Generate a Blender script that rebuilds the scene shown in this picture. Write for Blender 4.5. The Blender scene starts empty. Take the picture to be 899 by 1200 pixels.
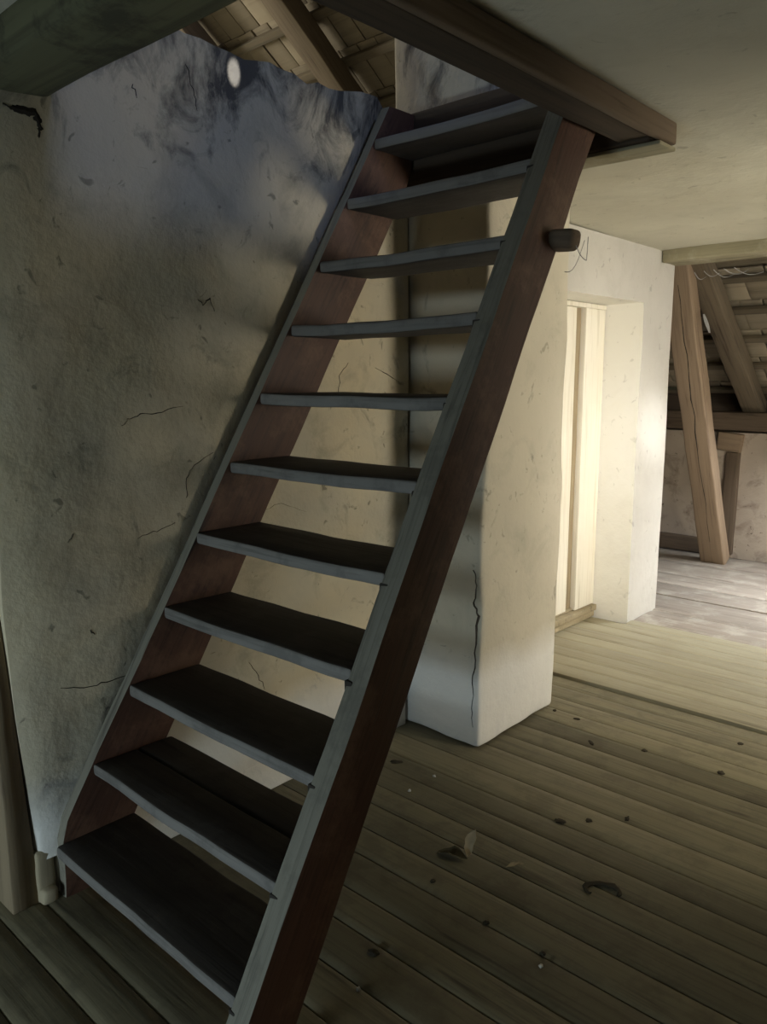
import bpy, bmesh, math, random
from mathutils import Vector, Matrix, noise
R = math.radians
scene = bpy.context.scene
col = scene.collection

# ------------------------------------------------------------------ camera
W_PX, H_PX, F_PX = 899.0, 1200.0, 920.662
YAW, PITCH, ROLL = 0.74014, 0.16716, -0.00149
CAM = Vector((2.12422, -0.44685, 1.5))
FW = Vector((-math.sin(YAW)*math.cos(PITCH), math.cos(YAW)*math.cos(PITCH), -math.sin(PITCH)))
RT0 = Vector((math.cos(YAW), math.sin(YAW), 0)); UP0 = RT0.cross(FW)
RT = math.cos(ROLL)*RT0 + math.sin(ROLL)*UP0
UP = -math.sin(ROLL)*RT0 + math.cos(ROLL)*UP0
cd = bpy.data.cameras.new('camera'); cam = bpy.data.objects.new('camera', cd); col.objects.link(cam)
cd.sensor_fit = 'VERTICAL'; cd.sensor_height = 36.0; cd.lens = F_PX/H_PX*36.0
cd.clip_start = 0.02; cd.clip_end = 100
m = Matrix((RT, UP, -FW)).transposed().to_4x4(); m.translation = CAM
cam.matrix_world = m
scene.camera = cam

def ray(x, y, ax, v):
    """point where the line of sight through photo pixel (x, y) meets the plane axis ax = v"""
    d = FW + RT*((x-449.5)/F_PX) - UP*((y-600)/F_PX)
    return CAM + d*((v-CAM[ax])/d[ax])

# ------------------------------------------------------------------ world, lights, exposure
world = bpy.data.worlds.new('sky'); scene.world = world; world.use_nodes = True
bg = world.node_tree.nodes['Background']
bg.inputs['Color'].default_value = (0.62, 0.78, 1.0, 1); bg.inputs['Strength'].default_value = 0.6

def area(name, loc, target, sx, sy, energy, color, spread=180):
    l = bpy.data.lights.new(name, 'AREA'); l.shape = 'RECTANGLE'; l.size = sx; l.size_y = sy
    l.energy = energy; l.color = color; l.spread = R(spread)
    o = bpy.data.objects.new(name, l); col.objects.link(o); o.location = loc
    o.rotation_euler = (Vector(target)-Vector(loc)).to_track_quat('-Z', 'Y').to_euler()
    return o

RX = 3.6     # gable wall, right of the frame
NY = -2.1    # wall behind the camera
# daylight from windows out of frame, plus added sources as noted
area('daylight_gable_window', (RX+0.12, 3.0, 1.40), (0.0, 3.2, 1.1), 1.0, 1.0, 172, (1.0, 0.92, 0.75))
area('daylight_eaves_window', (RX+0.12, 5.45, 0.95), (0.0, 5.2, 0.3), 0.7, 0.6, 14, (0.95, 0.97, 1.0))
area('daylight_low_window', (0.72, NY-0.1, 0.33), (0.35, 2.0, 0.25), 0.7, 0.34, 36, (0.76, 0.93, 1.0), 150)
area('daylight_attic_window', (RX+0.1, 0.5, 3.80), (-0.5, 1.6, 2.2), 0.6, 0.5, 55, (0.36, 0.52, 1.0))
area('added_attic_tile_light', (-4.5, 1.5, 3.4), (-1.5, 3.0, 3.4), 0.7, 0.8, 150, (1.0, 0.94, 0.80))  # added source that brightens the attic tiles
area('daylight_skylight', (1.22, 5.28, 2.02), (0.85, 5.15, 0.0), 0.45, 0.45, 60, (0.93, 0.96, 1.0), 100)
area('added_reveal_light', (2.66, 1.75, 1.25), (0.0, 3.95, 1.0), 0.4, 0.7, 10.5, (1.0, 0.96, 0.88), 45)  # added source aimed at the door reveal
def sunbeam(name, loc, target, deg, energy, color, blend=0.3, rad=0.005):
    l = bpy.data.lights.new(name, 'SPOT'); l.spot_size = R(deg); l.spot_blend = blend; l.energy = energy; l.color = color; l.shadow_soft_size = rad
    o = bpy.data.objects.new(name, l); col.objects.link(o); o.location = loc
    o.rotation_euler = (Vector(target)-Vector(loc)).to_track_quat('-Z', 'Y').to_euler()
# sun through a chink between the roof tiles, and through the eaves window
sunbeam('sun_through_roof_chink', (2.15, 0.90, 4.44), ray(273, 88, 0, 0.122), 1.0, 2500, (1.0, 0.98, 0.94), 0.5)
sunbeam('sun_through_eaves_window', (RX+0.1, 5.45, 1.15), (0.081, 4.26, 1.20), 8.5, 1150, (0.97, 0.98, 1.0), 1.0, 0.05)

vs = scene.view_settings
vs.view_transform = 'Standard'; vs.look = 'None'; vs.gamma = 1.0; vs.use_curve_mapping = False
vs.exposure = -0.62

# ------------------------------------------------------------------ helpers
rng = random.Random(7)
def tag(o, label=None, cat=None, group=None, kind=None):
    if label: o['label'] = label
    if cat: o['category'] = cat
    if group: o['group'] = group
    if kind: o['kind'] = kind
    return o
def link_mesh(name, me, mats, parent=None):
    o = bpy.data.objects.new(name, me); col.objects.link(o)
    if mats is not None:
        for mt in (mats if isinstance(mats, (list, tuple)) else [mats]):
            if len(me.materials) < (len(mats) if isinstance(mats, (list, tuple)) else 1): me.materials.append(mt)
    if parent: o.parent = parent
    return o
def empty(name, loc=(0, 0, 0)):
    o = bpy.data.objects.new(name, None); col.objects.link(o); o.location = loc; o.empty_display_size = 0.1
    return o
def finish(me, ang=38):
    me.shade_smooth(); me.set_sharp_from_angle(angle=R(ang)); return me
def lin(a, b, step):
    n = max(1, int(round((b-a)/step))); return [a+(b-a)*i/n for i in range(n+1)]
def nz(p, f, seed=0.0): return noise.noise(Vector((p[0]*f+seed, p[1]*f-seed*1.3, p[2]*f+seed*0.7)))

def rounded_box(lo, hi, r=0.006, step=0.1, amp=0.0, freq=6.0, stretch=(1, 1, 1), seed=0.0, seg=2, steps=None):
    """box with rounded, slightly uneven faces and arrises"""
    def cuts(a, b, st):
        rr = min(r, (b-a)*0.45)
        e = [rr*(1-math.cos(math.pi/2*k/seg)) for k in range(seg)]
        inner = lin(a+rr, b-rr, st)
        return [a+x for x in e] + inner + [b-x for x in reversed(e)]
    st = steps or (step,)*3
    C3 = [cuts(lo[i], hi[i], st[i]) for i in range(3)]
    bm = bmesh.new(); vd = {}
    rr = [min(r, (hi[i]-lo[i])*0.45) for i in range(3)]
    R_ = min(rr)
    def vert(ix):
        if ix in vd: return vd[ix]
        p = [C3[a][ix[a]] for a in range(3)]
        q = [min(max(p[a], lo[a]+R_), hi[a]-R_) for a in range(3)]
        d = Vector((p[0]-q[0], p[1]-q[1], p[2]-q[2]))
        P = Vector(q) + (d.normalized()*R_ if d.length > 1e-9 else d)
        if amp:
            s = [P[a]*stretch[a] for a in range(3)]
            P += Vector((nz(s, freq, seed), nz(s, freq, seed+11.3), nz(s, freq, seed+23.9)))*amp
        vd[ix] = bm.verts.new(P); return vd[ix]
    n = [len(c)-1 for c in C3]
    for ax in range(3):
        u, v = (ax+1) % 3, (ax+2) % 3
        for side in (0, n[ax]):
            for i in range(n[u]):
                for j in range(n[v]):
                    ids = []
                    for (a, b) in ((i, j), (i+1, j), (i+1, j+1), (i, j+1)):
                        ix = [0, 0, 0]; ix[ax] = side; ix[u] = a; ix[v] = b; ids.append(vert(tuple(ix)))
                    if side == 0: ids.reverse()
                    try: bm.faces.new(ids)
                    except ValueError: pass
    me = bpy.data.meshes.new('m'); bm.to_mesh(me); bm.free()
    return finish(me)

def solid_grid(xs, ys, zs, solid, disp=None):
    """mesh of the surface of the solid cells of a grid (walls with openings)"""
    bm = bmesh.new(); vd = {}
    def vert(i, j, k):
        if (i, j, k) not in vd:
            P = Vector((xs[i], ys[j], zs[k]))
            if disp: P = disp(P)
            vd[(i, j, k)] = bm.verts.new(P)
        return vd[(i, j, k)]
    nx, ny, nz_ = len(xs)-1, len(ys)-1, len(zs)-1
    S = {}
    for i in range(nx):
        for j in range(ny):
            for k in range(nz_):
                S[(i, j, k)] = solid((xs[i]+xs[i+1])/2, (ys[j]+ys[j+1])/2, (zs[k]+zs[k+1])/2)
    faces = {(1,0,0): [(1,0,0),(1,1,0),(1,1,1),(1,0,1)], (-1,0,0): [(0,0,0),(0,0,1),(0,1,1),(0,1,0)],
             (0,1,0): [(0,1,0),(0,1,1),(1,1,1),(1,1,0)], (0,-1,0): [(0,0,0),(1,0,0),(1,0,1),(0,0,1)],
             (0,0,1): [(0,0,1),(1,0,1),(1,1,1),(0,1,1)], (0,0,-1): [(0,0,0),(0,1,0),(1,1,0),(1,0,0)]}
    for (i, j, k), s in S.items():
        if not s: continue
        for d, f in faces.items():
            if not S.get((i+d[0], j+d[1], k+d[2]), False):
                bm.faces.new([vert(i+a, j+b, k+c) for a, b, c in f])
    me = bpy.data.meshes.new('m'); bm.to_mesh(me); bm.free()
    return finish(me, 50)
def merged(*lists):
    out = []
    for v in sorted(x for l in lists for x in l):
        if not out or v-out[-1] > 1e-4: out.append(v)
    return out

def oriented(p0, p1, up=(0, 0, 1)):
    p0 = Vector(p0); p1 = Vector(p1); x = (p1-p0).normalized(); y = Vector(up).cross(x).normalized(); z = x.cross(y)
    mm = Matrix((x, y, z)).transposed().to_4x4(); mm.translation = p0; return mm, (p1-p0).length
def beam(name, p0, p1, w, h, mat, parent=None, up=(0, 0, 1), r=0.008, amp=0.006, seed=0.0, step=0.12):
    """squared timber from p0 to p1 (axis through the middle), w across, h in the up direction"""
    mm, L = oriented(p0, p1, up)
    me = rounded_box((0, -w/2, -h/2), (L, w/2, h/2), r=r, steps=(step, w/2, h/2), amp=amp, freq=5, stretch=(0.5, 1.6, 1.6), seed=seed)
    o = link_mesh(name, me, mat, parent); o.matrix_world = mm
    return o

# ------------------------------------------------------------------ materials
class NT:
    def __init__(s, name):
        s.m = bpy.data.materials.new(name); s.m.use_nodes = True; s.t = s.m.node_tree; s.b = s.t.nodes['Principled BSDF']
    def n(s, typ, **kw):
        x = s.t.nodes.new(typ)
        for k, v in kw.items():
            if k in x.inputs: x.inputs[k].default_value = v
            else: setattr(x, k, v)
        return x
    def l(s, a, b): s.t.links.new(a, b)
    def noise(s, vec, scale, detail=4, rough=0.55, dist=0.0):
        x = s.n('ShaderNodeTexNoise'); x.inputs['Scale'].default_value = scale; x.inputs['Detail'].default_value = detail
        x.inputs['Roughness'].default_value = rough; x.inputs['Distortion'].default_value = dist
        s.l(vec, x.inputs['Vector']); return x.outputs['Fac']
    def ramp(s, fac, a, b, c0=(0, 0, 0), c1=(1, 1, 1)):
        x = s.n('ShaderNodeValToRGB'); x.color_ramp.elements[0].position = a; x.color_ramp.elements[1].position = b
        x.color_ramp.elements[0].color = (*c0, 1); x.color_ramp.elements[1].color = (*c1, 1)
        s.l(fac, x.inputs['Fac']); return x.outputs['Color']
    def mix(s, fac, a, b, mode='MIX'):
        x = s.n('ShaderNodeMix'); x.data_type = 'RGBA'; x.blend_type = mode
        for sock, v in ((x.inputs['Factor'], fac), (x.inputs['A'], a), (x.inputs['B'], b)):
            if isinstance(v, (int, float)): sock.default_value = v
            elif isinstance(v, tuple): sock.default_value = (*v, 1)
            else: s.l(v, sock)
        return x.outputs['Result']
    def math(s, op, a, b=0.0):
        x = s.n('ShaderNodeMath'); x.operation = op
        for sock, v in ((x.inputs[0], a), (x.inputs[1], b)):
            if isinstance(v, (int, float)): sock.default_value = v
            else: s.l(v, sock)
        return x.outputs[0]
    def mapping(s, vec, scale, loc=None):
        x = s.n('ShaderNodeMapping'); x.inputs['Scale'].default_value = scale; s.l(vec, x.inputs['Vector'])
        if loc is not None: s.l(loc, x.inputs['Location'])
        return x.outputs['Vector']
    def bump(s, h, strength, dist=0.01, prev=None):
        x = s.n('ShaderNodeBump'); x.inputs['Strength'].default_value = strength; x.inputs['Distance'].default_value = dist
        s.l(h, x.inputs['Height'])
        if prev: s.l(prev, x.inputs['Normal'])
        return x.outputs['Normal']

def plaster(name, base, tint, dirt, dirt_amt=0.5, soot_z=None, foot=None, rough=0.92):
    t = NT(name); pos = t.n('ShaderNodeNewGeometry').outputs['Position']
    c = t.mix(t.ramp(t.noise(pos, 1.6, 5), 0.35, 0.68), base, tint)
    c = t.mix(t.math('MULTIPLY', t.ramp(t.noise(pos, 5.5, 6, 0.65, 0.6), 0.52, 0.78), dirt_amt), c, dirt)
    specks = t.ramp(t.noise(pos, 19, 3, 0.5, 0.8), 0.665, 0.72)
    c = t.mix(t.math('MULTIPLY', specks, 0.75*dirt_amt+0.1), c, tuple(x*0.35 for x in dirt))
    sep = t.n('ShaderNodeSeparateXYZ'); t.l(pos, sep.inputs[0])
    if soot_z:   # soot and cobweb stains high on the wall
        streak = t.noise(t.mapping(pos, (5, 5, 3.4)), 1.3, 6, 0.7, 0.8)
        h = t.n('ShaderNodeMapRange'); h.inputs['From Min'].default_value = soot_z[0]; h.inputs['From Max'].default_value = soot_z[1]
        t.l(sep.outputs['Z'], h.inputs['Value'])
        s_ = t.ramp(t.math('ADD', streak, t.math('MULTIPLY', h.outputs['Result'], 0.26)), 0.60, 0.78)
        c = t.mix(t.math('MULTIPLY', s_, 0.85), c, (0.035, 0.035, 0.04))
    if foot:     # paler foot of the wall: low daylight put into the colour, edge uneven
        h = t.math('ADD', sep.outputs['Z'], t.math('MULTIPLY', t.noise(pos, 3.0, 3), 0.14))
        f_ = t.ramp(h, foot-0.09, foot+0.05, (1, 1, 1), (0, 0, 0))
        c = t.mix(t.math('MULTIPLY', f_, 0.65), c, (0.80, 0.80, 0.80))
    t.l(c, t.b.inputs['Base Color']); t.b.inputs['Roughness'].default_value = rough
    t.b.inputs['Specular IOR Level'].default_value = 0.2
    n1 = t.bump(t.noise(pos, 7, 6, 0.6), 0.35, 0.03); n2 = t.bump(t.noise(pos, 60, 3), 0.15, 0.004, n1)
    t.l(n2, t.b.inputs['Normal'])
    return t.m

def wood(name, a, b, dark, axis=0, grain=30.0, rough=0.75, wear=None, wear_amt=0.4, vary=0.35, bump=0.35):
    t = NT(name); co = t.n('ShaderNodeTexCoord').outputs['Object']
    info = t.n('ShaderNodeObjectInfo').outputs['Random']
    off = t.n('ShaderNodeCombineXYZ'); k = t.math('MULTIPLY', info, 37.0); t.l(k, off.inputs[0]); t.l(k, off.inputs[1]); t.l(k, off.inputs[2])
    sc = [grain]*3; sc[axis] = grain*0.06
    v = t.mapping(co, tuple(sc), off.outputs[0])
    g = t.noise(v, 1.0, 5, 0.6, 0.4)
    v2 = t.mapping(co, (3.0, 3.0, 3.0), off.outputs[0])
    big = t.noise(v2, 1.0, 4, 0.6)
    c = t.mix(t.ramp(g, 0.3, 0.7), a, b)
    c = t.mix(t.ramp(big, 0.35, 0.75), c, tuple(0.72*x+0.28*y for x, y in zip(a, dark)))
    c = t.mix(t.ramp(g, 0.60, 0.72), c, dark)
    fine = [grain*3.2]*3; fine[axis] = grain*0.10
    g2 = t.noise(t.mapping(co, tuple(fine), off.outputs[0]), 1.0, 3, 0.6)
    c = t.mix(t.math('MULTIPLY', t.ramp(g2, 0.5, 0.7), 0.45), c, dark)
    if wear: c = t.mix(t.math('MULTIPLY', t.ramp(t.noise(v2, 2.1, 6, 0.7), 0.5, 0.62), wear_amt), c, wear)
    val = t.n('ShaderNodeHueSaturation'); t.l(c, val.inputs['Color'])
    t.l(t.math('ADD', t.math('MULTIPLY', info, vary), 1.0-vary/2), val.inputs['Value'])
    t.l(val.outputs['Color'], t.b.inputs['Base Color'])
    t.b.inputs['Roughness'].default_value = rough; t.b.inputs['Specular IOR Level'].default_value = 0.3
    t.l(t.bump(g, bump, 0.006), t.b.inputs['Normal'])
    return t.m
def flat(name, c, rough=0.9, emit=None):
    t = NT(name); pos = t.n('ShaderNodeNewGeometry').outputs['Position']
    t.l(t.mix(t.ramp(t.noise(pos, 30, 3), 0.3, 0.7), c, tuple(x*0.7 for x in c)), t.b.inputs['Base Color'])
    t.b.inputs['Roughness'].default_value = rough; t.b.inputs['Specular IOR Level'].default_value = 0.2
    return t.m

M = {}
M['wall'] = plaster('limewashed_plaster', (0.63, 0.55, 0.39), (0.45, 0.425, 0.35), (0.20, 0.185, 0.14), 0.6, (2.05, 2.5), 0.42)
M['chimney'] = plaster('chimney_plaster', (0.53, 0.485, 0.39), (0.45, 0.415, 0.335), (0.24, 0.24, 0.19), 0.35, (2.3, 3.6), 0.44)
M['door_wall'] = plaster('door_wall_plaster', (0.54, 0.52, 0.475), (0.48, 0.46, 0.42), (0.32, 0.30, 0.26), 0.25)
M['reveal'] = plaster('pale_reveal', (0.84, 0.82, 0.76), (0.80, 0.775, 0.70), (0.6, 0.55, 0.46), 0.15)
M['ceiling'] = plaster('ceiling_plaster', (0.60, 0.58, 0.48), (0.53, 0.51, 0.42), (0.33, 0.32, 0.25), 0.25)
M['knee'] = plaster('eaves_plaster', (0.52, 0.44, 0.355), (0.43, 0.355, 0.28), (0.15, 0.105, 0.075), 0.9)
M['plain_wall'] = plaster('side_wall_plaster', (0.52, 0.48, 0.38), (0.45, 0.42, 0.33), (0.22, 0.2, 0.16), 0.4)
M['bounce_dark'] = flat('bounce_damping_dark', (0.10, 0.085, 0.06))  # dark tone given to unseen walls to cut bounced light
M['crack'] = flat('crack_shadow', (0.04, 0.035, 0.03))
M['stair_paint'] = wood('red_brown_stair_wood', (0.105, 0.052, 0.035), (0.075, 0.038, 0.027), (0.022, 0.013, 0.011), 0, 34, 0.55, (0.19, 0.11, 0.07), 0.45, 0.0)
M['stair_worn'] = wood('worn_grey_stair_wood', (0.22, 0.21, 0.17), (0.165, 0.158, 0.13), (0.06, 0.055, 0.045), 0, 34, 0.8, (0.10, 0.094, 0.078), 0.5, 0.0)
M['plaster_smear'] = wood('plaster_smeared_wood', (0.24, 0.225, 0.18), (0.19, 0.18, 0.145), (0.08, 0.072, 0.06), 0, 26, 0.85, None, 0, 0.0)
M['tread'] = wood('dark_tread_wood', (0.050, 0.042, 0.036), (0.036, 0.030, 0.026), (0.016, 0.013, 0.012), 0, 26, 0.7, (0.085, 0.075, 0.065), 0.3, 0.3)
M['tread_nose'] = wood('worn_lit_tread_edge', (0.21, 0.20, 0.185), (0.155, 0.148, 0.138), (0.06, 0.055, 0.05), 0, 26, 0.8, (0.09, 0.085, 0.08), 0.5, 0.2)  # worn edge, brightened further with low front light put into the colour
M['dark_beam'] = wood('dark_old_beam', (0.085, 0.062, 0.042), (0.055, 0.040, 0.028), (0.022, 0.017, 0.013), 0, 20, 0.85, None, 0, 0.0)
M['brown_beam'] = wood('brown_old_beam', (0.17, 0.125, 0.085), (0.125, 0.09, 0.062), (0.05, 0.036, 0.026), 0, 20, 0.8, None, 0, 0.2)
M['lime_beam'] = wood('limewashed_beam', (0.36, 0.33, 0.22), (0.29, 0.265, 0.18), (0.15, 0.13, 0.09), 0, 14, 0.85, (0.46, 0.43, 0.33), 0.5, 0.1)
M['header'] = wood('header_beam_wood', (0.17, 0.17, 0.10), (0.12, 0.12, 0.072), (0.04, 0.037, 0.028), 0, 12, 0.9, (0.05, 0.047, 0.035), 0.7, 0.0)
M['strut'] = wood('pale_strut_wood', (0.34, 0.25, 0.165), (0.27, 0.195, 0.13), (0.12, 0.08, 0.055), 0, 22, 0.7, None, 0, 0.0)
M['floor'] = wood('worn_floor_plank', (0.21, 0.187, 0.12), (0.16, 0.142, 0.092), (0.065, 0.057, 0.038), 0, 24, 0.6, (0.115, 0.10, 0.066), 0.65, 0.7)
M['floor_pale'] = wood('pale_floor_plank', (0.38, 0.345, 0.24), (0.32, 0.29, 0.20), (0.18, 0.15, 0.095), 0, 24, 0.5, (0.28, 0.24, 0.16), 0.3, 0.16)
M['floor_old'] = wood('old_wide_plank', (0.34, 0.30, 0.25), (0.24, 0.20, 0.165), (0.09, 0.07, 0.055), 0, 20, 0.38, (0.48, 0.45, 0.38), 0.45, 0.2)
M['under'] = flat('dark_subfloor', (0.03, 0.026, 0.02))
M['cream'] = wood('cream_door_paint', (0.74, 0.70, 0.60), (0.70, 0.66, 0.56), (0.5, 0.45, 0.34), 2, 20, 0.6, None, 0, 0.05, 0.1)
M['rebate'] = wood('worn_door_rebate', (0.33, 0.26, 0.16), (0.27, 0.21, 0.13), (0.15, 0.12, 0.08), 2, 20, 0.8, None, 0, 0.0)
M['threshold'] = wood('threshold_wood', (0.36, 0.30, 0.19), (0.29, 0.24, 0.15), (0.15, 0.12, 0.08), 0, 24, 0.7, None, 0, 0.15)
M['jamb'] = wood('brown_jamb_wood', (0.30, 0.235, 0.15), (0.23, 0.18, 0.115), (0.09, 0.065, 0.045), 2, 20, 0.8, None, 0, 0.1)
M['post'] = wood('pale_post_foot', (0.42, 0.36, 0.25), (0.35, 0.30, 0.20), (0.2, 0.16, 0.11), 2, 20, 0.85, None, 0, 0.0)
M['tile'] = wood('old_roof_tile', (0.31, 0.265, 0.19), (0.25, 0.21, 0.15), (0.14, 0.115, 0.08), 0, 9, 0.9, (0.25, 0.21, 0.15), 0.5, 0.45)
M['rafter'] = wood('rafter_wood', (0.19, 0.15, 0.10), (0.14, 0.11, 0.075), (0.06, 0.045, 0.033), 0, 20, 0.85, None, 0, 0.3)
M['batten'] = wood('batten_wood', (0.15, 0.12, 0.08), (0.11, 0.088, 0.06), (0.05, 0.055, 0.04), 0, 20, 0.85, None, 0, 0.3)
M['dry_leaf'] = flat('dry_leaf', (0.36, 0.30, 0.20)); M['dark_leaf'] = flat('dark_leaf', (0.07, 0.06, 0.035))
M['dirt'] = flat('dirt', (0.05, 0.042, 0.028)); M['crumb'] = flat('plaster_crumb', (0.62, 0.60, 0.54))
M['web'] = flat('cobweb', (0.45, 0.44, 0.42)); M['sliver'] = flat('white_sliver', (0.8, 0.8, 0.78))

# ------------------------------------------------------------------ floor
CEIL = 2.25
floor = empty('floor', (0, 0, 0)); tag(floor, 'old wooden plank floor with worn, cupped boards', None, None, 'structure')
sub = link_mesh('subfloor', rounded_box((-2.2, NY, -0.08), (RX, 6.6, -0.035), 0.004, 2.0), M['under'], floor)
def plank(y0, y1, x0, x1, ztop, mat, crown=0.003, tilt=0.0, name='plank'):
    """a board along X with a cupped top and eased edges"""
    g = 0.0009; y0 += g; y1 -= g; w = y1-y0; yc = (y0+y1)/2
    prof = [(-w/2, -0.03), (-w/2, -0.003), (-w/2+0.003, -0.0006), (-w/4, crown*0.75), (0, crown), (w/4, crown*0.75), (w/2-0.003, -0.0006), (w/2, -0.003), (w/2, -0.03)]
    xs = lin(0, x1-x0, 0.45); vs_, fs = [], []; sd = rng.random()*50
    for x in xs:
        wob = noise.noise(Vector((x*0.7, sd, 0)))*0.0018
        for (yy, zz) in prof: vs_.append((x, yy, zz+wob+tilt*yy-crown))
    n = len(prof)
    for i in range(len(xs)-1):
        for j in range(n-1):
            a = i*n+j; fs.append((a, a+1, a+n+1, a+n))
    fs.append(tuple(range(n))); fs.append(tuple(reversed(range((len(xs)-1)*n, len(xs)*n))))
    me = bpy.data.meshes.new('plank'); me.from_pydata(vs_, [], [f[::-1] for f in fs]); finish(me, 40)
    o = link_mesh(name, me, mat, floor); o.location = (x0, yc, ztop)
    return o
seams = [2.985, 2.875, 2.745, 2.625, 2.50, 2.375, 2.243, 2.112, 1.947, 1.793, 1.681, 1.563, 1.453]
y = seams[-1]
while y > NY+0.05:
    y -= rng.uniform(0.115, 0.16); seams.append(max(y, NY))
for a, b in zip(seams[1:], seams[:-1]):
    if b-a < 0.03: continue
    plank(a, b, -2.2, RX, 0.0, M['floor'], 0.0014, rng.uniform(-0.012, 0.012))
# boards past the chimney, laid a finger higher
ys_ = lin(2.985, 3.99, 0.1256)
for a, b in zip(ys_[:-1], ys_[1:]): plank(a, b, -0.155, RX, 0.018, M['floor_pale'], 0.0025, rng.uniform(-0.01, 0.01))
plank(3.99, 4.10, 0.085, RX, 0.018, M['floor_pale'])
# wide old planks of the eaves space
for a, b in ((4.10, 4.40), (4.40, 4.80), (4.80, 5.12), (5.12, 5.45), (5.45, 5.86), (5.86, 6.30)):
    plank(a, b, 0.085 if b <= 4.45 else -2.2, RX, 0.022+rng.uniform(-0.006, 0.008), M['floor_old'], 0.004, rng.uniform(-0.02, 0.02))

# ------------------------------------------------------------------ stair geometry numbers
XL0, XLk, XRi, XRo = 0.0403, 0.0133, 0.870, 0.937
Y0, DY, Z0, DZ = 0.4407, 0.1208, 0.17984, 0.21343
HYP = math.hypot(DY, DZ); SN, CS = DZ/HYP, DY/HYP      # sine, cosine of the pitch
def front_d(y_, z_): return -( (y_-Y0)*SN - (z_-Z0)*CS )   # + in front of the nosing plane
def left_x(z_): return XL0 + XLk*(z_-Z0)/DZ

# ------------------------------------------------------------------ left wall (along the stair)
WY0, WY1, WTOP = 0.372, 2.03, 2.46
def wall_disp(P):
    x, yv, z = P
    if x > -0.2:
        d = front_d(yv, z); t_ = min(max((d+0.22)/0.30, 0), 1); t_ = t_*t_*(3-2*t_)
        x += max(0.0, left_x(z)-0.052)*t_
        x += nz((x, yv, z), 2.3)*0.012 + nz((x, yv, z), 7, 4.0)*0.005
        if yv < WY0+0.05: x -= 0.012
    if yv < WY0+0.01: yv += nz((0, z, 0), 4, 2.0)*0.008 - 0.014 + 0.055*max(0.0, 1-z)
    if z > WTOP-0.01: z += nz((x, yv, 0), 5, 8.0)*0.035 + nz((x, yv, 0), 17, 3.0)*0.018
    return Vector((x, yv, z))
zz_ = merged([0.13], lin(0.13, WTOP, 0.055))
wl = solid_grid([-0.26, -0.13, 0.0], lin(WY0, WY1, 0.05), zz_, lambda *a: True, wall_disp)
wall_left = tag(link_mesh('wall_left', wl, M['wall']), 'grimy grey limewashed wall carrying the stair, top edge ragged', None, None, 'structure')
# timber plate under the plaster with a stub of post at the end
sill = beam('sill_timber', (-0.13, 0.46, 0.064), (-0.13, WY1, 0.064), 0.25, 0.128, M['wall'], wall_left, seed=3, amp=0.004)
post = link_mesh('post_foot', rounded_box((-0.09, 0.395, 0.0), (0.004, 0.452, 0.16), 0.012, 0.03, 0.006, 14, seed=5), M['post'], wall_left)
link_mesh('post_toe', rounded_box((-0.015, 0.40, 0.0), (0.03, 0.445, 0.05), 0.012, 0.02, 0.006, 18, seed=8), M['post'], wall_left)

def crack(pts, width, parent, ax, v, mat=M['crack'], proud=0.004, seed=1):
    """jagged fissure following photo pixels on a wall plane"""
    r_ = random.Random(seed); P = []
    for (a, b) in zip(pts[:-1], pts[1:]):
        for k in range(4):
            f = k/4; P.append((a[0]+(b[0]-a[0])*f+r_.uniform(-1.2, 1.2), a[1]+(b[1]-a[1])*f))
    P.append(pts[-1]); vs_, fs = [], []
    n = len(P)
    for i, q in enumerate(P):
        w_ = width*(0.25+0.75*math.sin(math.pi*min(max(i/(n-1), 0.02), 0.98)))*r_.uniform(0.6, 1.3)
        c = ray(q[0], q[1], ax, v)
        a_ = P[max(i-1, 0)]; b_ = P[min(i+1, n-1)]
        t_ = (ray(b_[0], b_[1], ax, v)-ray(a_[0], a_[1], ax, v)).normalized()
        nrm = Vector((1, 0, 0)) if ax == 0 else Vector((0, -1, 0))
        s_ = nrm.cross(t_)*w_/2
        vs_ += [c+s_-nrm*0.012, c+nrm*proud, c-s_-nrm*0.012]
    for i in range(n-1):
        a = i*3; fs += [(a, a+1, a+4, a+3), (a+1, a+2, a+5, a+4)]
    me = bpy.data.meshes.new('crack'); me.from_pydata(vs_, [], fs)
    return link_mesh('crack', me, mat, parent)

from mathutils.bvhtree import BVHTree
def surface_crack(pts, width, obj, parent, seed=1, name='crack'):
    """jagged fissure laid on an object's own surface, found along the lines of sight of photo pixels"""
    mw_ = obj.matrix_world.copy(); bv = BVHTree.FromPolygons([mw_ @ v.co for v in obj.data.vertices], [tuple(p_.vertices) for p_ in obj.data.polygons])
    r_ = random.Random(seed); P = []
    for (a, b) in zip(pts[:-1], pts[1:]):
        for k in range(4): P.append((a[0]+(b[0]-a[0])*k/4+r_.uniform(-1.5, 1.5), a[1]+(b[1]-a[1])*k/4+r_.uniform(-1.5, 1.5)))
    P.append(pts[-1]); H = []
    for q in P:
        d = (FW + RT*((q[0]-449.5)/F_PX) - UP*((q[1]-600)/F_PX)).normalized()
        h = bv.ray_cast(CAM, d)
        if h[0] is not None: H.append((h[0], h[1]))
    vs_, fs = [], []; n = len(H)
    for i, (c, nr) in enumerate(H):
        w_ = width*(0.2+0.8*math.sin(math.pi*i/(n-1)))*r_.uniform(0.5, 1.4)
        t_ = (H[min(i+1, n-1)][0]-H[max(i-1, 0)][0]).normalized(); s_ = nr.cross(t_)*w_/2
        vs_ += [c+s_-nr*0.004, c+nr*0.0022, c-s_-nr*0.004]
    for i in range(n-1):
        a = i*3; fs += [(a, a+1, a+4, a+3), (a+1, a+2, a+5, a+4)]
    me = bpy.data.meshes.new(name); me.from_pydata(vs_, [], fs)
    o = link_mesh(name, me, M['crack'], parent); o.matrix_parent_inverse = mw_.inverted(); return o
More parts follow.
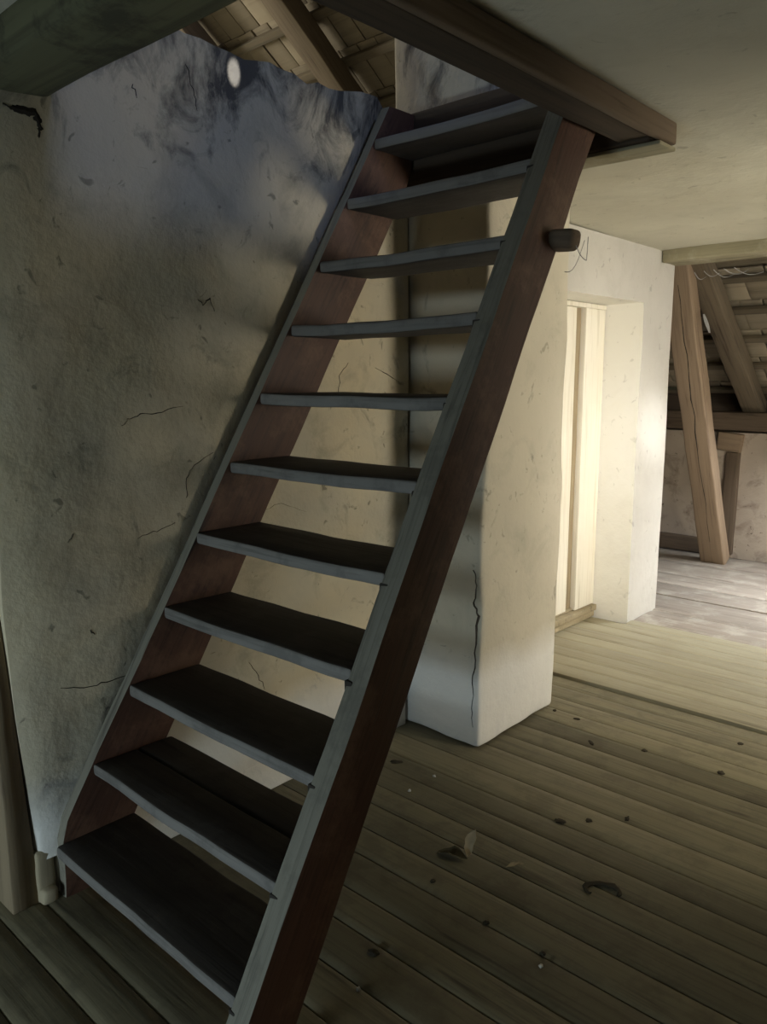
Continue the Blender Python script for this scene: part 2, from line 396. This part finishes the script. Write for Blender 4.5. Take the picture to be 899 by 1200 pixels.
for k, (pts, w_) in enumerate(([[(143, 499), (150, 491), (165, 486), (190, 482), (215, 476)], 0.007], [[(218, 584), (219, 560), (228, 545), (250, 530)], 0.006],
        [[(72, 806), (100, 806), (125, 799), (150, 791)], 0.010], [[(230, 350), (238, 357), (247, 350), (251, 365)], 0.010], [[(160, 630), (185, 622), (205, 612)], 0.005],
        [[(105, 738), (111, 744)], 0.016], [[(155, 97), (160, 115)], 0.012], [[(218, 75), (226, 105), (231, 130)], 0.012], [[(340, 640), (352, 655), (372, 664)], 0.005], [[(80, 636), (86, 625)], 0.008],
        [[(290, 776), (303, 792), (310, 808)], 0.006], [[(2, 122), (20, 128), (40, 132), (47, 150), (46, 162)], 0.05], [[(300, 600), (330, 590), (360, 600)], 0.004],  # widest stroke paints the dark of a hollow by the beam end
        [[(395, 470), (398, 440), (408, 425)], 0.006], [[(440, 432), (465, 446)], 0.008])):
    surface_crack(pts, w_, wall_left, wall_left, 100+k)

# ------------------------------------------------------------------ chimney breast
PX, PY0, PY1 = 0.378, 2.043, 2.639
def chim_disp(P):
    p = Vector(P); d = Vector((nz(P, 2.2, 31), nz(P, 2.2, 47), 0))*0.014 + Vector((nz(P, 8, 3), nz(P, 8, 9), 0))*0.004
    if P[2] < 0.03: d += Vector((nz(P, 9, 5), nz(P, 9, 15), 0))*0.012
    return p+d
def chimney_mesh():
    me = rounded_box((-0.26, PY0, 0.004), (PX, PY1, CEIL-0.005), 0.022, 0.05, 0, seg=2)
    for v in me.vertices: v.co = chim_disp(v.co)
    return me
chim = tag(empty('chimney_breast', (0.18, 2.34, 0)), 'whitewashed plaster chimney breast behind the stair with a long corner crack', 'chimney')
def adopt(o, parent):
    o.parent = parent; o.matrix_parent_inverse = Matrix.Translation(-Vector(parent.location)); return o
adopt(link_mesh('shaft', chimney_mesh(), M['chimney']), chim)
st = rounded_box((-0.10, PY0-0.005, CEIL+0.2), (PX+0.02, PY1, 4.0), 0.02, 0.09, 0.012, 4, seed=12)
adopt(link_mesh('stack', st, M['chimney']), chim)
adopt(crack([(556, 668), (559, 686), (556, 706), (560, 722), (557, 765), (555, 800), (554, 830), (555, 852)], 0.016, None, 1, PY0, proud=0.006), chim)

# ------------------------------------------------------------------ door wall past the chimney
QX, QY0, QY1, DTOP, QXB = 0.0813, 4.0174, 4.4378, 1.935, -0.15
DY0 = 2.86
xs = merged([-0.30, QXB, QX], [-0.04]); ysd = merged(lin(PY1+0.03, DY0, 0.07), lin(DY0, QY0, 0.07), lin(QY0, QY1, 0.07)); zs = merged(lin(0, DTOP, 0.07), lin(DTOP, CEIL, 0.06))
def dw_disp(P):
    p = Vector(P); return p + Vector((nz(P, 2.5, 61)*0.006, nz(P, 2.5, 72)*0.010, nz(P, 2.5, 80)*0.004 if 0.05 < P[2] < CEIL-0.02 else 0))
dw = solid_grid(xs, ysd, zs, lambda x, y_, z: not (DY0 < y_ < QY0 and z < DTOP), dw_disp)
for p_ in dw.polygons:
    c_ = p_.center
    if abs(p_.normal.x) < 0.5 and DY0-0.05 < c_.y < QY0+0.05 and c_.z < DTOP+0.05: p_.material_index = 1  # faces inside the opening take the paler plaster
tag(link_mesh('wall_door_side', dw, [M['door_wall'], M['reveal']]), 'white plastered wall with a doorway beyond the chimney', None, None, 'structure')
door = tag(empty('door_1', (QXB, 3.5, 0)), 'cream painted doorway with plank frame and worn threshold', None, None, 'structure')
def dpart(name, lo, hi, mat, r=0.004, amp=0.0015):
    me = rounded_box(lo, hi, r, 0.2, amp, 6); return adopt(link_mesh(name, me, mat), door)
dpart('door_frame', (-0.20, 3.775, 0.10), (-0.145, 4.008, 1.905), M['cream'])
dpart('frame_rebate', (-0.215, 3.70, 0.10), (-0.178, 3.775, 1.905), M['rebate'])
leaf = dpart('door_leaf', (-0.24, 2.90, 0.10), (-0.165, 3.70, 1.905), M['cream'])
dpart('door_head', (-0.235, 2.88, 1.905), (-0.14, 4.008, 1.932), M['cream'])
dpart('door_frame', (-0.20, 2.87, 0.10), (-0.145, 2.897, 1.905), M['cream'])
dpart('threshold_board', (-0.26, 2.87, 0.06), (-0.118, 4.005, 0.098), M['threshold'], 0.006, 0.003)
dpart('threshold_riser', (-0.26, 2.87, 0.018), (-0.132, 4.005, 0.06), M['threshold'], 0.006, 0.003)
dpart('threshold_strip', (-0.19, 3.30, 0.098), (-0.165, 3.79, 0.112), M['threshold'], 0.004, 0.002)

# ------------------------------------------------------------------ ceiling with the stairwell
HX0, HX1, HY0, HY1 = 0.0, 1.06, 0.53, 1.92
def ceil_disp(P):
    p = Vector(P)
    if P[2] < CEIL+0.01: p.z += nz(P, 0.9, 21)*0.016 + nz(P, 3, 33)*0.005
    return p
cx = merged(lin(-4.4, -0.26, 0.6), lin(-0.26, 0.0, 0.13), lin(0.0, HX1, 0.15), lin(HX1, RX, 0.15))
cy = merged(lin(NY, HY0, 0.2), lin(HY0, HY1, 0.15), lin(HY1, QY1, 0.15))
cz = [CEIL, CEIL+0.19]
me = solid_grid(cx, cy, cz, lambda x, y_, z: not ((-0.26 < x < HX1 and HY0 < y_ < HY1) or (-0.10 < x < PX+0.02 and False)), ceil_disp)
tag(link_mesh('ceiling', me, M['ceiling']), 'low limewashed plaster ceiling pierced by the stairwell', None, None, 'structure')

# stairwell trim: side beam, trimmer at the far end, header on the near side
sb = tag(empty('stairwell_edge_beam', (1.03, 1.2, 2.17)), 'long dark old board edging the stairwell beside the ceiling', 'beam')
def own(o, parent):
    mw = o.matrix_world.copy(); o.parent = parent; o.matrix_parent_inverse = Matrix.Translation(-Vector(parent.location)); return o
own(beam('beam_body', (1.012, 0.3, 2.225), (1.012, 1.93, 2.235), 0.10, 0.085, M['dark_beam'], seed=1, amp=0.004), sb)
own(beam('edge_board', (1.075, 0.3, 2.217), (1.075, 1.985, 2.219), 0.026, 0.066, M['brown_beam'], seed=2, amp=0.003), sb)
tr = tag(empty('stairwell_trimmer', (0.5, 1.88, 2.19)), 'dark trimmer planks closing the top end of the stairwell', 'beam')
own(beam('trimmer_plank', (0.02, 1.885, 2.255), (1.058, 1.885, 2.245), 0.045, 0.125, M['dark_beam'], seed=4, amp=0.003), tr)
own(beam('trimmer_plank', (0.02, 1.885, 2.385), (1.058, 1.885, 2.378), 0.05, 0.125, M['dark_beam'], seed=5, amp=0.003), tr)
own(beam('soffit_board', (0.04, 1.928, 2.178), (1.089, 1.928, 2.175), 0.11, 0.012, M['lime_beam'], seed=7, amp=0.002, r=0.004), tr)
hb = tag(beam('header_beam', (-1.6, 0.435, 2.235), (RX-0.01, 0.445, 2.225), 0.19, 0.11, M['header'], seed=9, amp=0.012, r=0.02),
         'rough dusty header beam crossing at the near side of the stairwell', 'beam')
eb = tag(beam('eaves_beam', (QX+0.004, 4.33, 2.225), (RX-0.01, 4.29, 2.225), 0.20, 0.09, M['lime_beam'], seed=14, amp=0.006, r=0.012),
         'limewashed beam under the ceiling edge before the open eaves', 'beam')

# ------------------------------------------------------------------ the stair
stair = tag(empty('wooden_stair', (0.45, 0.6, 0)), 'steep open-tread wooden stair with red-brown stringers and dark worn treads', 'stair')
def stringer(xin, xout, depth, ztop, seed, front_mat, name='stringer', ymin=-9, ymax=1.852):
    """plank along the pitch line, cut level at floor and top; xin/xout give its faces at a height z"""
    n = 40; vs_, fs, mi = [], [], []
    hz = depth/SN
    nd, nt = 4, 2
    ring = []
    for i in range(nt): ring.append((i/nt, 0.0))
    for i in range(nd): ring.append((1.0, i/nd))
    for i in range(nt): ring.append((1-i/nt, 1.0))
    for i in range(nd): ring.append((0.0, 1-i/nd))
    for k in range(n+1):
        z = ztop*k/n
        for (u, v) in ring:
            yf = max(Y0 + (z-Z0)*DY/DZ, ymin); hz = max(Y0+(z-Z0)*DY/DZ+depth/SN-yf, 0.03); hz = min(hz, ymax-yf)
            X = xin(z)+(xout(z)-xin(z))*u; Y = yf+hz*v
            ex = 0.006 if (u in (0.0, 1.0) and v in (0.0, 1.0)) else 0.0   # eased arris
            X += ex*(1 if u == 0 else -1)*0.6 if ex else 0; Y += (ex if v == 0 else -ex)*0.6 if ex else 0
            q = (X*2+seed, Y*2, z*1.6)
            vs_.append((X+nz(q, 1.7, seed)*0.004, Y+nz(q, 1.7, seed+5)*0.006+nz(q, 7, seed+6)*0.002, z))
    L = len(ring)
    for k in range(n):
        for j in range(L):
            a = k*L+j; b = k*L+(j+1) % L
            fs.append((a, b, b+L, a+L)); mi.append(1 if j < nt else 0)
    fs.append(tuple(reversed(range(L)))); mi.append(0); fs.append(tuple(range(n*L, n*L+L))); mi.append(0)
    me = bpy.data.meshes.new(name); me.from_pydata(vs_, [], fs)
    # local frame with X along the pitch so that the grain follows the plank
    ang = math.atan2(DZ, DY)
    loc = Vector((xin(0), Y0-Z0*DY/DZ, 0))
    mw = Matrix.Translation(loc) @ Matrix(((0, -1, 0), (CS, 0, -SN), (SN, 0, CS))).to_4x4()
    inv = mw.inverted()
    for v in me.vertices: v.co = inv @ v.co
    for p_, k in zip(me.polygons, mi): p_.material_index = k
    finish(me, 35)
    o = link_mesh(name, me, [M['stair_paint'], front_mat]); o.matrix_world = mw
    return own(o, stair)
stringer(lambda z: left_x(z)-0.045, lambda z: left_x(z), 0.222, 2.43, 3.0, M['plaster_smear'], ymin=0.46)
stringer(lambda z: XRi, lambda z: XRo, 0.167, 2.43, 8.0, M['stair_worn'])
NT_ = 11
for i in range(NT_):
    zt = Z0+i*DZ; yf = Y0+i*DY; xl = left_x(zt)-0.004; xr = XRi+0.004
    rr = random.Random(40+i); tilt = rr.uniform(-0.006, 0.006)
    parts = [(0.0, 0.25 if i < 10 else 0.20)] if i != 1 else [(0.0, 0.142), (0.147, 0.265)]
    for (a, b) in parts:
        lo = (0, 0, -0.036); hi = (xr-xl, b-a, 0)
        me = rounded_box(lo, hi, 0.009, steps=(0.07, 0.06, 0.05), amp=0.004, freq=5, stretch=(1.2, 1, 1), seed=70+i*3.1)
        for v in me.vertices:   # trodden hollow in the middle of the front edge
            if v.co.y < 0.06 and a == 0: v.co.z -= 0.005*math.sin(math.pi*min(max(v.co.x/hi[0], 0), 1))*(1-v.co.y/0.06)
        for p_ in me.polygons:
            if p_.normal.y < -0.45 and a == 0 and p_.center.y < 0.03: p_.material_index = 1
        o = link_mesh('tread', me, [M['tread'], M['tread_nose']]); o.location = (xl, yf+a, zt+rr.uniform(-0.003, 0.003)); o.rotation_euler = (0, tilt, 0)
        own(o, stair)
    # dark housing block: notch shade put into its colour where the tread enters
    h = link_mesh('housing_shade', rounded_box((0, 0, 0), (0.022+rr.random()*0.010, 0.03, 0.030), 0.003, 0.02, 0.002, 20, seed=i), M['crack'])
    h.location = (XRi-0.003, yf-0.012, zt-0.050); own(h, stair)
pg = link_mesh('peg', rounded_box((0, -0.034, -0.025), (0.085, 0.034, 0.025), 0.02, 0.02, 0.012, 12, seed=2, seg=4), M['brown_beam'])
pg.matrix_world = Matrix.Translation((XRo-0.012, 1.56, 1.885)) @ Matrix.Rotation(R(6), 4, 'Y'); own(pg, stair)

# ------------------------------------------------------------------ wooden jamb and plank partition left of the wall end
jb = tag(empty('door_2', (-0.2, 0.42, 0)), 'brown plank jamb and boarding at the near end of the left wall', None, None, 'structure')
def jpart(name, lo, hi, mat): return adopt(link_mesh(name, rounded_box(lo, hi, 0.006, 0.15, 0.004, 5), mat), jb)
jo = jpart('jamb_board', (-0.27, 0.325, 0.0), (-0.008, 0.36, 2.17), M['jamb'])
for v in jo.data.vertices:      # scribed to the crooked end of the wall
    if v.co.y > 0.342: v.co.y = 0.350+0.055*max(0.0, 1-v.co.z)
for k in range(9): jpart('plank', (-0.275-0.2*(k+1), 0.38, 0.0), (-0.279-0.2*k, 0.41+0.004*(k % 2), 2.17), M['jamb'])

# ------------------------------------------------------------------ roof over the eaves and the attic
KR = 0.72; RN = Vector((0, KR, 1)).normalized(); RS = Vector((0, 1, -KR)).normalized()   # normal, down-slope
P_R = Vector((0, 6.3, 1.29))                       # on the rafters' undersides
def rp(x, y_, off=0.0): return Vector((x, y_, 1.29+KR*(6.3-y_))) + RN*off
roof = tag(empty('roof', (0, 6.3, 1.29)), 'underside of an old tiled roof on rafters and battens', None, None, 'structure')
RIDGE = 1.4
for x in (-3.62, -2.74, -1.84, -0.94, -0.02, 0.9, 1.8, 2.7):
    own(beam('rafter', rp(x, 6.62, 0.07), rp(x, RIDGE, 0.07), 0.15, 0.14, M['rafter'], up=RN, seed=x*3, amp=0.008, step=0.2), roof)
YB = [3.1+0.268*k for k in range(-3, 14)]
for yb in YB:
    own(beam('batten', rp(-4.3, yb, 0.158), rp(RX, yb, 0.158), 0.055, 0.034, M['batten'], up=RN, seed=yb, amp=0.005, r=0.004, step=0.3), roof)
tme = rounded_box((-0.075, -0.20, -0.006), (0.075, 0.20, 0.006), 0.004, steps=(0.05, 0.13, 0.01), amp=0.003, freq=9, seg=1)
tme.materials.append(M['tile'])
def tiles(x0, x1, rows):
    for r_, yb in enumerate(rows):
        x = x0 + (0.078 if r_ % 2 else 0)
        while x < x1:
            o = bpy.data.objects.new('roof_tile', tme); col.objects.link(o)
            c = rp(x+rng.uniform(-0.004, 0.004), yb+0.11, 0.205+rng.uniform(-0.003, 0.003))
            xa = Vector((1, 0, 0)); ya = (RS*1.0 + RN*0.035).normalized(); za = xa.cross(ya); 
            mm = Matrix((xa, ya, za)).transposed().to_4x4() @ Matrix.Rotation(rng.uniform(-0.02, 0.02), 4, 'Z'); mm.translation = c
            o.matrix_world = mm; own(o, roof)
            x += 0.156
tiles(-3.6, -0.9, [b for b in YB if 2.75 < b < 4.0])
tiles(-1.0, 1.0, [b for b in YB if 5.1 < b < 6.6])
def slab(name, pts, mat, parent=None):
    me = bpy.data.meshes.new(name); n = len(pts)//2
    me.from_pydata([tuple(p_) for p_ in pts], [], [tuple(range(n)), tuple(reversed(range(n, 2*n)))] + [(i, n+i, n+(i+1) % n, (i+1) % n) for i in range(n)])
    return link_mesh(name, me, mat, parent)
q4 = [rp(-4.5, 6.9, 0.25), rp(RX+0.1, 6.9, 0.25), rp(RX+0.1, RIDGE, 0.25), rp(-4.5, RIDGE, 0.25)]
SKY = (0.97, 1.5, 5.02, 5.54)      # skylight in the slope
for (xa_, xb_, ya_, yb_) in ((-4.5, SKY[0], 6.9, RIDGE), (SKY[1], RX+0.1, 6.9, RIDGE), (SKY[0], SKY[1], 6.9, SKY[3]), (SKY[0], SKY[1], SKY[2], RIDGE)):
    qq = [rp(xa_, ya_, 0.25), rp(xb_, ya_, 0.25), rp(xb_, yb_, 0.25), rp(xa_, yb_, 0.25)]
    own(slab('roof_covering', qq+[p_+RN*0.03 for p_ in qq], M['tile']), roof)
mir = lambda p_: Vector((p_.x, 2*RIDGE-p_.y, p_.z))
q5 = [mir(p_) for p_ in q4]
own(slab('roof_covering', q5+[p_+Vector((0, -KR, 1)).normalized()*0.03 for p_ in q5], M['tile']), roof)

# ------------------------------------------------------------------ eaves (knee) wall and its timbers
def knee_disp(P):
    return Vector(P)+Vector((0, nz(P, 2.6, 90)*0.02+nz(P, 8, 95)*0.008, 0)) if P[1] < 6.4 else Vector(P)
kw = solid_grid(lin(-2.2, RX, 0.09), [6.36, 6.56], lin(0.0, 1.06, 0.09), lambda *a: True, knee_disp)
wf = tag(link_mesh('wall_far', kw, M['knee']), 'low rough plastered wall under the eaves with half-timber stud', None, None, 'structure')
for nm, a, b, w, h, mt in (('sill_timber', (-2.2, 6.33, 0.085), (-0.22, 6.33, 0.08), 0.06, 0.13, 'brown_beam'),
                           ('stud', (-0.135, 6.35, 0.03), (-0.13, 6.35, 0.9), 0.05, 0.11, 'brown_beam'),
                           ('brace_stub', (-0.25, 6.33, 0.99), (-0.06, 6.33, 0.97), 0.06, 0.15, 'strut')):
    beam(nm, a, b, w, h, M[mt], wf, up=(0, 0, 1) if nm != 'stud' else (1, 0, 0), seed=len(nm)*1.7)
beam('eaves_board', (-2.2, 6.52, 1.30), (RX-0.01, 6.52, 1.30), 0.05, 0.55, M['dark_beam'], wf, seed=6)
tag(beam('wall_plate', (-2.2, 6.40, 1.155), (RX-0.01, 6.40, 1.155), 0.20, 0.15, M['brown_beam'], seed=22, amp=0.008),
    'brown timber wall plate on top of the low eaves wall', 'beam')
strut = tag(beam('leaning_strut', (-0.115, 6.05, 0.03), (-0.13, 4.97, 2.28), 0.14, 0.19, M['strut'], up=(1, 0, 0), seed=17, amp=0.010, r=0.014),
    'pale cracked timber strut leaning from the floor to the rafter', 'strut')

surface_crack([(796, 335), (803, 400), (811, 470), (820, 545), (832, 635)], 0.022, strut, strut, 31)
sc_ = link_mesh('white_sliver', None or bpy.data.meshes.new('sliver'), None)  # added white sliver standing for a bright mark between the timbers
pa = [ray(825+7*k/5, 368+22*k/5, 1, 5.12) for k in range(6)]
sc_.data.from_pydata([tuple(p_+Vector((dx_*(0.35+0.65*math.sin(math.pi*(k+0.5)/6)), dy_, 0))) for k, p_ in enumerate(pa) for dx_, dy_ in ((-0.014, 0), (0.014, -0.006), (0, 0.01))], [],
    [(a*3+j, a*3+(j+1) % 3, a*3+3+(j+1) % 3, a*3+3+j) for a in range(5) for j in range(3)] + [(2, 1, 0), (15, 16, 17)])
sc_.data.materials.append(M['sliver']); tag(sc_, 'small white scrap added between the leaning strut and the rafter', 'sliver')
# ------------------------------------------------------------------ outer walls of the place (out of frame), with their windows
WIN = [((2.5, 3.5), (0.9, 1.9)), ((5.1, 5.8), (0.65, 1.25)), ((0.2, 0.8), (3.55, 4.05))]
def in_win(y_, z): return any(a < y_ < b and c < z < d for ((a, b), (c, d)) in WIN)
gy = merged([-3.4, NY, 6.6], *[list(w[0]) for w in WIN], lin(-3.4, 6.6, 0.5)); gz = merged([0, 2.25], *[list(w[1]) for w in WIN], lin(0, 5.0, 0.25))
def under_roof(y_, z): return z < 1.29+KR*(6.3-abs(y_-RIDGE)-RIDGE)+0.2
me = solid_grid([RX+0.001, RX+0.24], gy, gz, lambda x, y_, z: under_roof(y_, z) and not in_win(y_, z))
tag(link_mesh('wall_right', me, M['plain_wall']), 'plastered gable wall with windows', None, None, 'structure')
for n_, ((a, b), (c, d)) in enumerate(WIN):
    wo = tag(empty('window_%d' % (n_+1), (RX+0.05, (a+b)/2, c)), 'small wooden casement window in the gable wall', None, None, 'structure')
    for lo, hi in (((RX+0.03, a, c), (RX+0.08, a+0.05, d)), ((RX+0.03, b-0.05, c), (RX+0.08, b, d)), ((RX+0.03, a+0.05, c), (RX+0.08, b-0.05, c+0.05)),
                   ((RX+0.03, a+0.05, d-0.05), (RX+0.08, b-0.05, d)), ((RX+0.035, (a+b)/2-0.015, c+0.05), (RX+0.07, (a+b)/2+0.015, d-0.05))):
        adopt(link_mesh('window_frame', rounded_box(lo, hi, 0.004, 0.5), M['brown_beam']), wo)
me = solid_grid([-4.6, -4.42], merged([1.15, 1.85], lin(-3.4, 6.6, 0.5)), lin(0, 5.0, 0.25), lambda x, y_, z: under_roof(y_, z) and not (1.15 < y_ < 1.85 and 3.0 < z < 3.75))  # opening made for the added attic tile light
tag(link_mesh('wall_gable', me, M['plain_wall']), 'plastered gable wall of the attic', None, None, 'structure')
me = solid_grid(merged([-2.2, 0.37, 1.07, RX], lin(-2.2, RX, 0.5)), [NY-0.2, NY-0.001], merged([0, 0.16, 0.5, CEIL], lin(0, CEIL, 0.3)), lambda x, y_, z: not (0.37 < x < 1.07 and 0.16 < z < 0.5))
tag(link_mesh('wall_near', me, M['bounce_dark']), 'wall darkened to cut bounced light, with a low hatch window', None, None, 'structure')
me = solid_grid([-2.4, -2.2], lin(NY, 6.5, 0.6), lin(0, CEIL, 0.45), lambda *a: True)
tag(link_mesh('wall_side', me, M['bounce_dark']), 'side wall darkened to cut bounced light', None, None, 'structure')

me = solid_grid([2.7, 2.85], merged([1.45, 2.05], lin(NY, 2.60, 0.4)), merged([0.8, 1.7], lin(0, CEIL-0.02, 0.4)), lambda x, y_, z: not (1.45 < y_ < 2.05 and 0.8 < z < 1.7))  # added unseen partition shading the near floor; its opening passes the reveal light
tag(link_mesh('wall_light_block', me, M['bounce_dark']), 'added unseen dark partition that blocks window light', None, None, 'structure')

# ------------------------------------------------------------------ small things on the floor and in the corners
def leaf_mesh(seed, L=0.07, wd=0.03, curl=0.5):
    r_ = random.Random(seed); n = 7; vs_, fs = [], []
    for i in range(n+1):
        t_ = i/n; w_ = wd*math.sin(math.pi*min(t_*0.93+0.05, 1))*r_.uniform(0.8, 1.2); zc = L*0.45*(1-math.cos(curl*2*t_))
        for s_ in (-1, 0, 1): vs_.append((L*t_-L/2+r_.uniform(-.002, .002), s_*w_/2+math.sin(t_*3)*0.008, zc+0.003+abs(s_)*w_*0.28*r_.uniform(0.6, 1.4)))
    for i in range(n):
        for j in (0, 1): a = i*3+j; fs.append((a, a+1, a+4, a+3))
    me = bpy.data.meshes.new('leaf'); me.from_pydata(vs_, [], fs)
    bm = bmesh.new(); bm.from_mesh(me); bmesh.ops.solidify(bm, geom=bm.faces[:], thickness=0.0012); bm.to_mesh(me); bm.free()
    return finish(me, 60)
def at_floor(x, y_): return ray(x, y_, 2, 0.0)
def clump(seed, rx, ry, rz, amp=0.5):
    bm = bmesh.new(); bmesh.ops.create_icosphere(bm, subdivisions=3, radius=1.0)
    for v in bm.verts:
        k = 1+amp*nz(v.co, 1.8, seed)+0.25*amp*nz(v.co, 5, seed+2)
        v.co = Vector((v.co.x*rx*k, v.co.y*ry*k, max(v.co.z, -0.25)*rz*k+rz*0.25))
    me = bpy.data.meshes.new('clump'); bm.to_mesh(me); bm.free(); return finish(me, 80)
def ring_clump(seed, Rr, thick):
    """curled wisp of dirt and leaf, an open ring lying on the floor"""
    bm = bmesh.new(); n, k = 22, 7; rows = []
    for i in range(n+1):
        a = R(-30)+R(255)*i/n; c = Vector((math.cos(a)*Rr*1.25, math.sin(a)*Rr*0.8, thick*0.45))
        tk = thick*(0.35+0.75*math.sin(math.pi*(0.08+0.84*i/n)))*(1+0.5*noise.noise(Vector((i*0.6, seed, 0)))); row = []
        for j in range(k):
            b = 2*math.pi*j/k; rr_ = tk*(0.75+0.5*noise.noise(Vector((i*0.8, j*1.3, seed))))
            row.append(bm.verts.new(c+Vector((math.cos(a)*math.cos(b)*rr_, math.sin(a)*math.cos(b)*rr_, max(math.sin(b)*rr_*0.6, -thick*0.45)))))
        rows.append(row)
    for i in range(n):
        for j in range(k): bm.faces.new((rows[i][j], rows[i][(j+1) % k], rows[i+1][(j+1) % k], rows[i+1][j]))
    bm.faces.new(rows[0][::-1]); bm.faces.new(rows[-1]); bmesh.ops.recalc_face_normals(bm, faces=bm.faces)
    me = bpy.data.meshes.new('ring'); bm.to_mesh(me); bm.free(); return finish(me, 80)
def put(name, me, mat, px, rz, label, cat, group=None):
    o = link_mesh(name, me, mat); o.location = at_floor(*px); o.rotation_euler = (0, 0, rz); return tag(o, label, cat, group)
put('dried_leaf', leaf_mesh(3, 0.085, 0.035, 0.9), M['dry_leaf'], (553, 997), 1.9, 'pale curled dried leaf lying on the planks near the stair foot', 'leaf')
put('dried_leaf', leaf_mesh(4, 0.10, 0.05, 0.3), M['dark_leaf'], (530, 1005), 0.2, 'dark flattened dried leaf touching the pale curled leaf', 'leaf')
put('dried_leaf', leaf_mesh(6, 0.06, 0.02, 0.5), M['dry_leaf'], (604, 1018), 0.7, 'small narrow dry leaf fragment beside the pale curled leaf', 'leaf')
put('debris_ring', ring_clump(5, 0.040, 0.011), M['dirt'], (706, 1045), 0.5, 'dark curled wisp of dirt shaped like an open ring', 'debris')
DB = [((657, 963), 0.020, 0.012, 'dark oval clod lying across a seam beside a smaller twin clod'),
      ((690, 962), 0.012, 0.009, 'small dark clod next to the oval clod on the seam'),
      ((845, 906), 0.014, 0.012, 'dark upright clod lying alone on the pale-lit planks'),
      ((755, 880), 0.011, 0.010, 'small brown clod on the planks between the chimney and the raised boards'),
      ((868, 872), 0.012, 0.010, 'brown clod lying close below the raised boards'),
      ((693, 871), 0.020, 0.007, 'long thin dark splinter of dirt near the chimney foot'),
      ((676, 843), 0.015, 0.006, 'flat dark flake on the planks a hand from the chimney corner'),
      ((650, 833), 0.008, 0.008, 'tiny dark clod touching the rear foot of the chimney'),
      ((570, 1082), 0.008, 0.008, 'small round dark clod on a seam below the dried leaves'),
      ((437, 1117), 0.016, 0.012, 'dark clod in the shadow beside the stair stringer foot'),
      ((507, 1033), 0.008, 0.007, 'tiny dark clod between the dried leaves and the stringer'),
      ((636, 1118), 0.008, 0.007, 'tiny dark clod between the dirt ring and the stair foot'),
      ((465, 893), 0.026, 0.012, 'flat dark smear of dirt between the stringer and the chimney'),
      ((735, 960), 0.013, 0.006, 'thin dark flake beyond the dirt ring')]
for k, (q, a, b, lab) in enumerate(DB):
    put('dirt_clump', clump(k*3.7, a, b*1.1, 0.005), M['dirt'], q, k*1.1, lab, 'debris', 'dirt clods scattered on the floor')
for k, (q, lab) in enumerate((((509, 910), 'tiny white plaster crumb on the planks before the chimney corner'), ((634, 1133), 'tiny pale crumb beside the tiny clod near the dirt ring'),
                              ((420, 1160), 'pale crumb close to the foot of the right stringer'), ((25, 1040), 'pale plaster crumb fallen beside the jamb of the left wall'),
                              ((480, 927), 'tiny pale crumb beside the flat smear of dirt'))):
    put('plaster_crumb', clump(50+k*2.3, 0.006, 0.005, 0.006), M['crumb'], q, k, lab, 'debris', 'plaster crumbs on the floor')

# cobwebs: thin threads as tubes
def web(name, strands, label, rad=0.0012):
    bm = bmesh.new()
    for pts in strands:
        pv = None
        for i, p_ in enumerate(pts):
            ring = [bm.verts.new(Vector(p_)+Vector((math.cos(a)*rad, math.sin(a)*rad*0.5, math.sin(a)*rad))) for a in (0, 2.1, 4.2)]
            if pv:
                for j in range(3): bm.faces.new((pv[j], pv[(j+1) % 3], ring[(j+1) % 3], ring[j]))
            pv = ring
    me = bpy.data.meshes.new(name); bm.to_mesh(me); bm.free()
    return tag(link_mesh(name, me, M['web']), label, 'cobweb')
def sag(a, b, s=0.02, n=7):
    a = Vector(a); b = Vector(b); return [a.lerp(b, i/n)+Vector((0, 0, -s*math.sin(math.pi*i/n))) for i in range(n+1)]
web('cobweb', [sag((1.03, 1.56, 1.87), (0.95, 1.60, 1.80), 0.03), sag((1.035, 1.57, 1.88), (1.03, 1.575, 1.82), 0.004), sag((1.0, 1.56, 1.87), (1.03, 1.575, 1.82), 0.01)],
    'thin cobweb threads hanging from the peg on the stringer')
web('cobweb', [sag((0.0+0.07*k, 4.95-0.02*k, 2.20), (0.06+0.09*k, 5.0, 2.17+0.02*(k % 2)), 0.03) for k in range(5)], 'grey cobweb strands at the head of the leaning strut', 0.003)
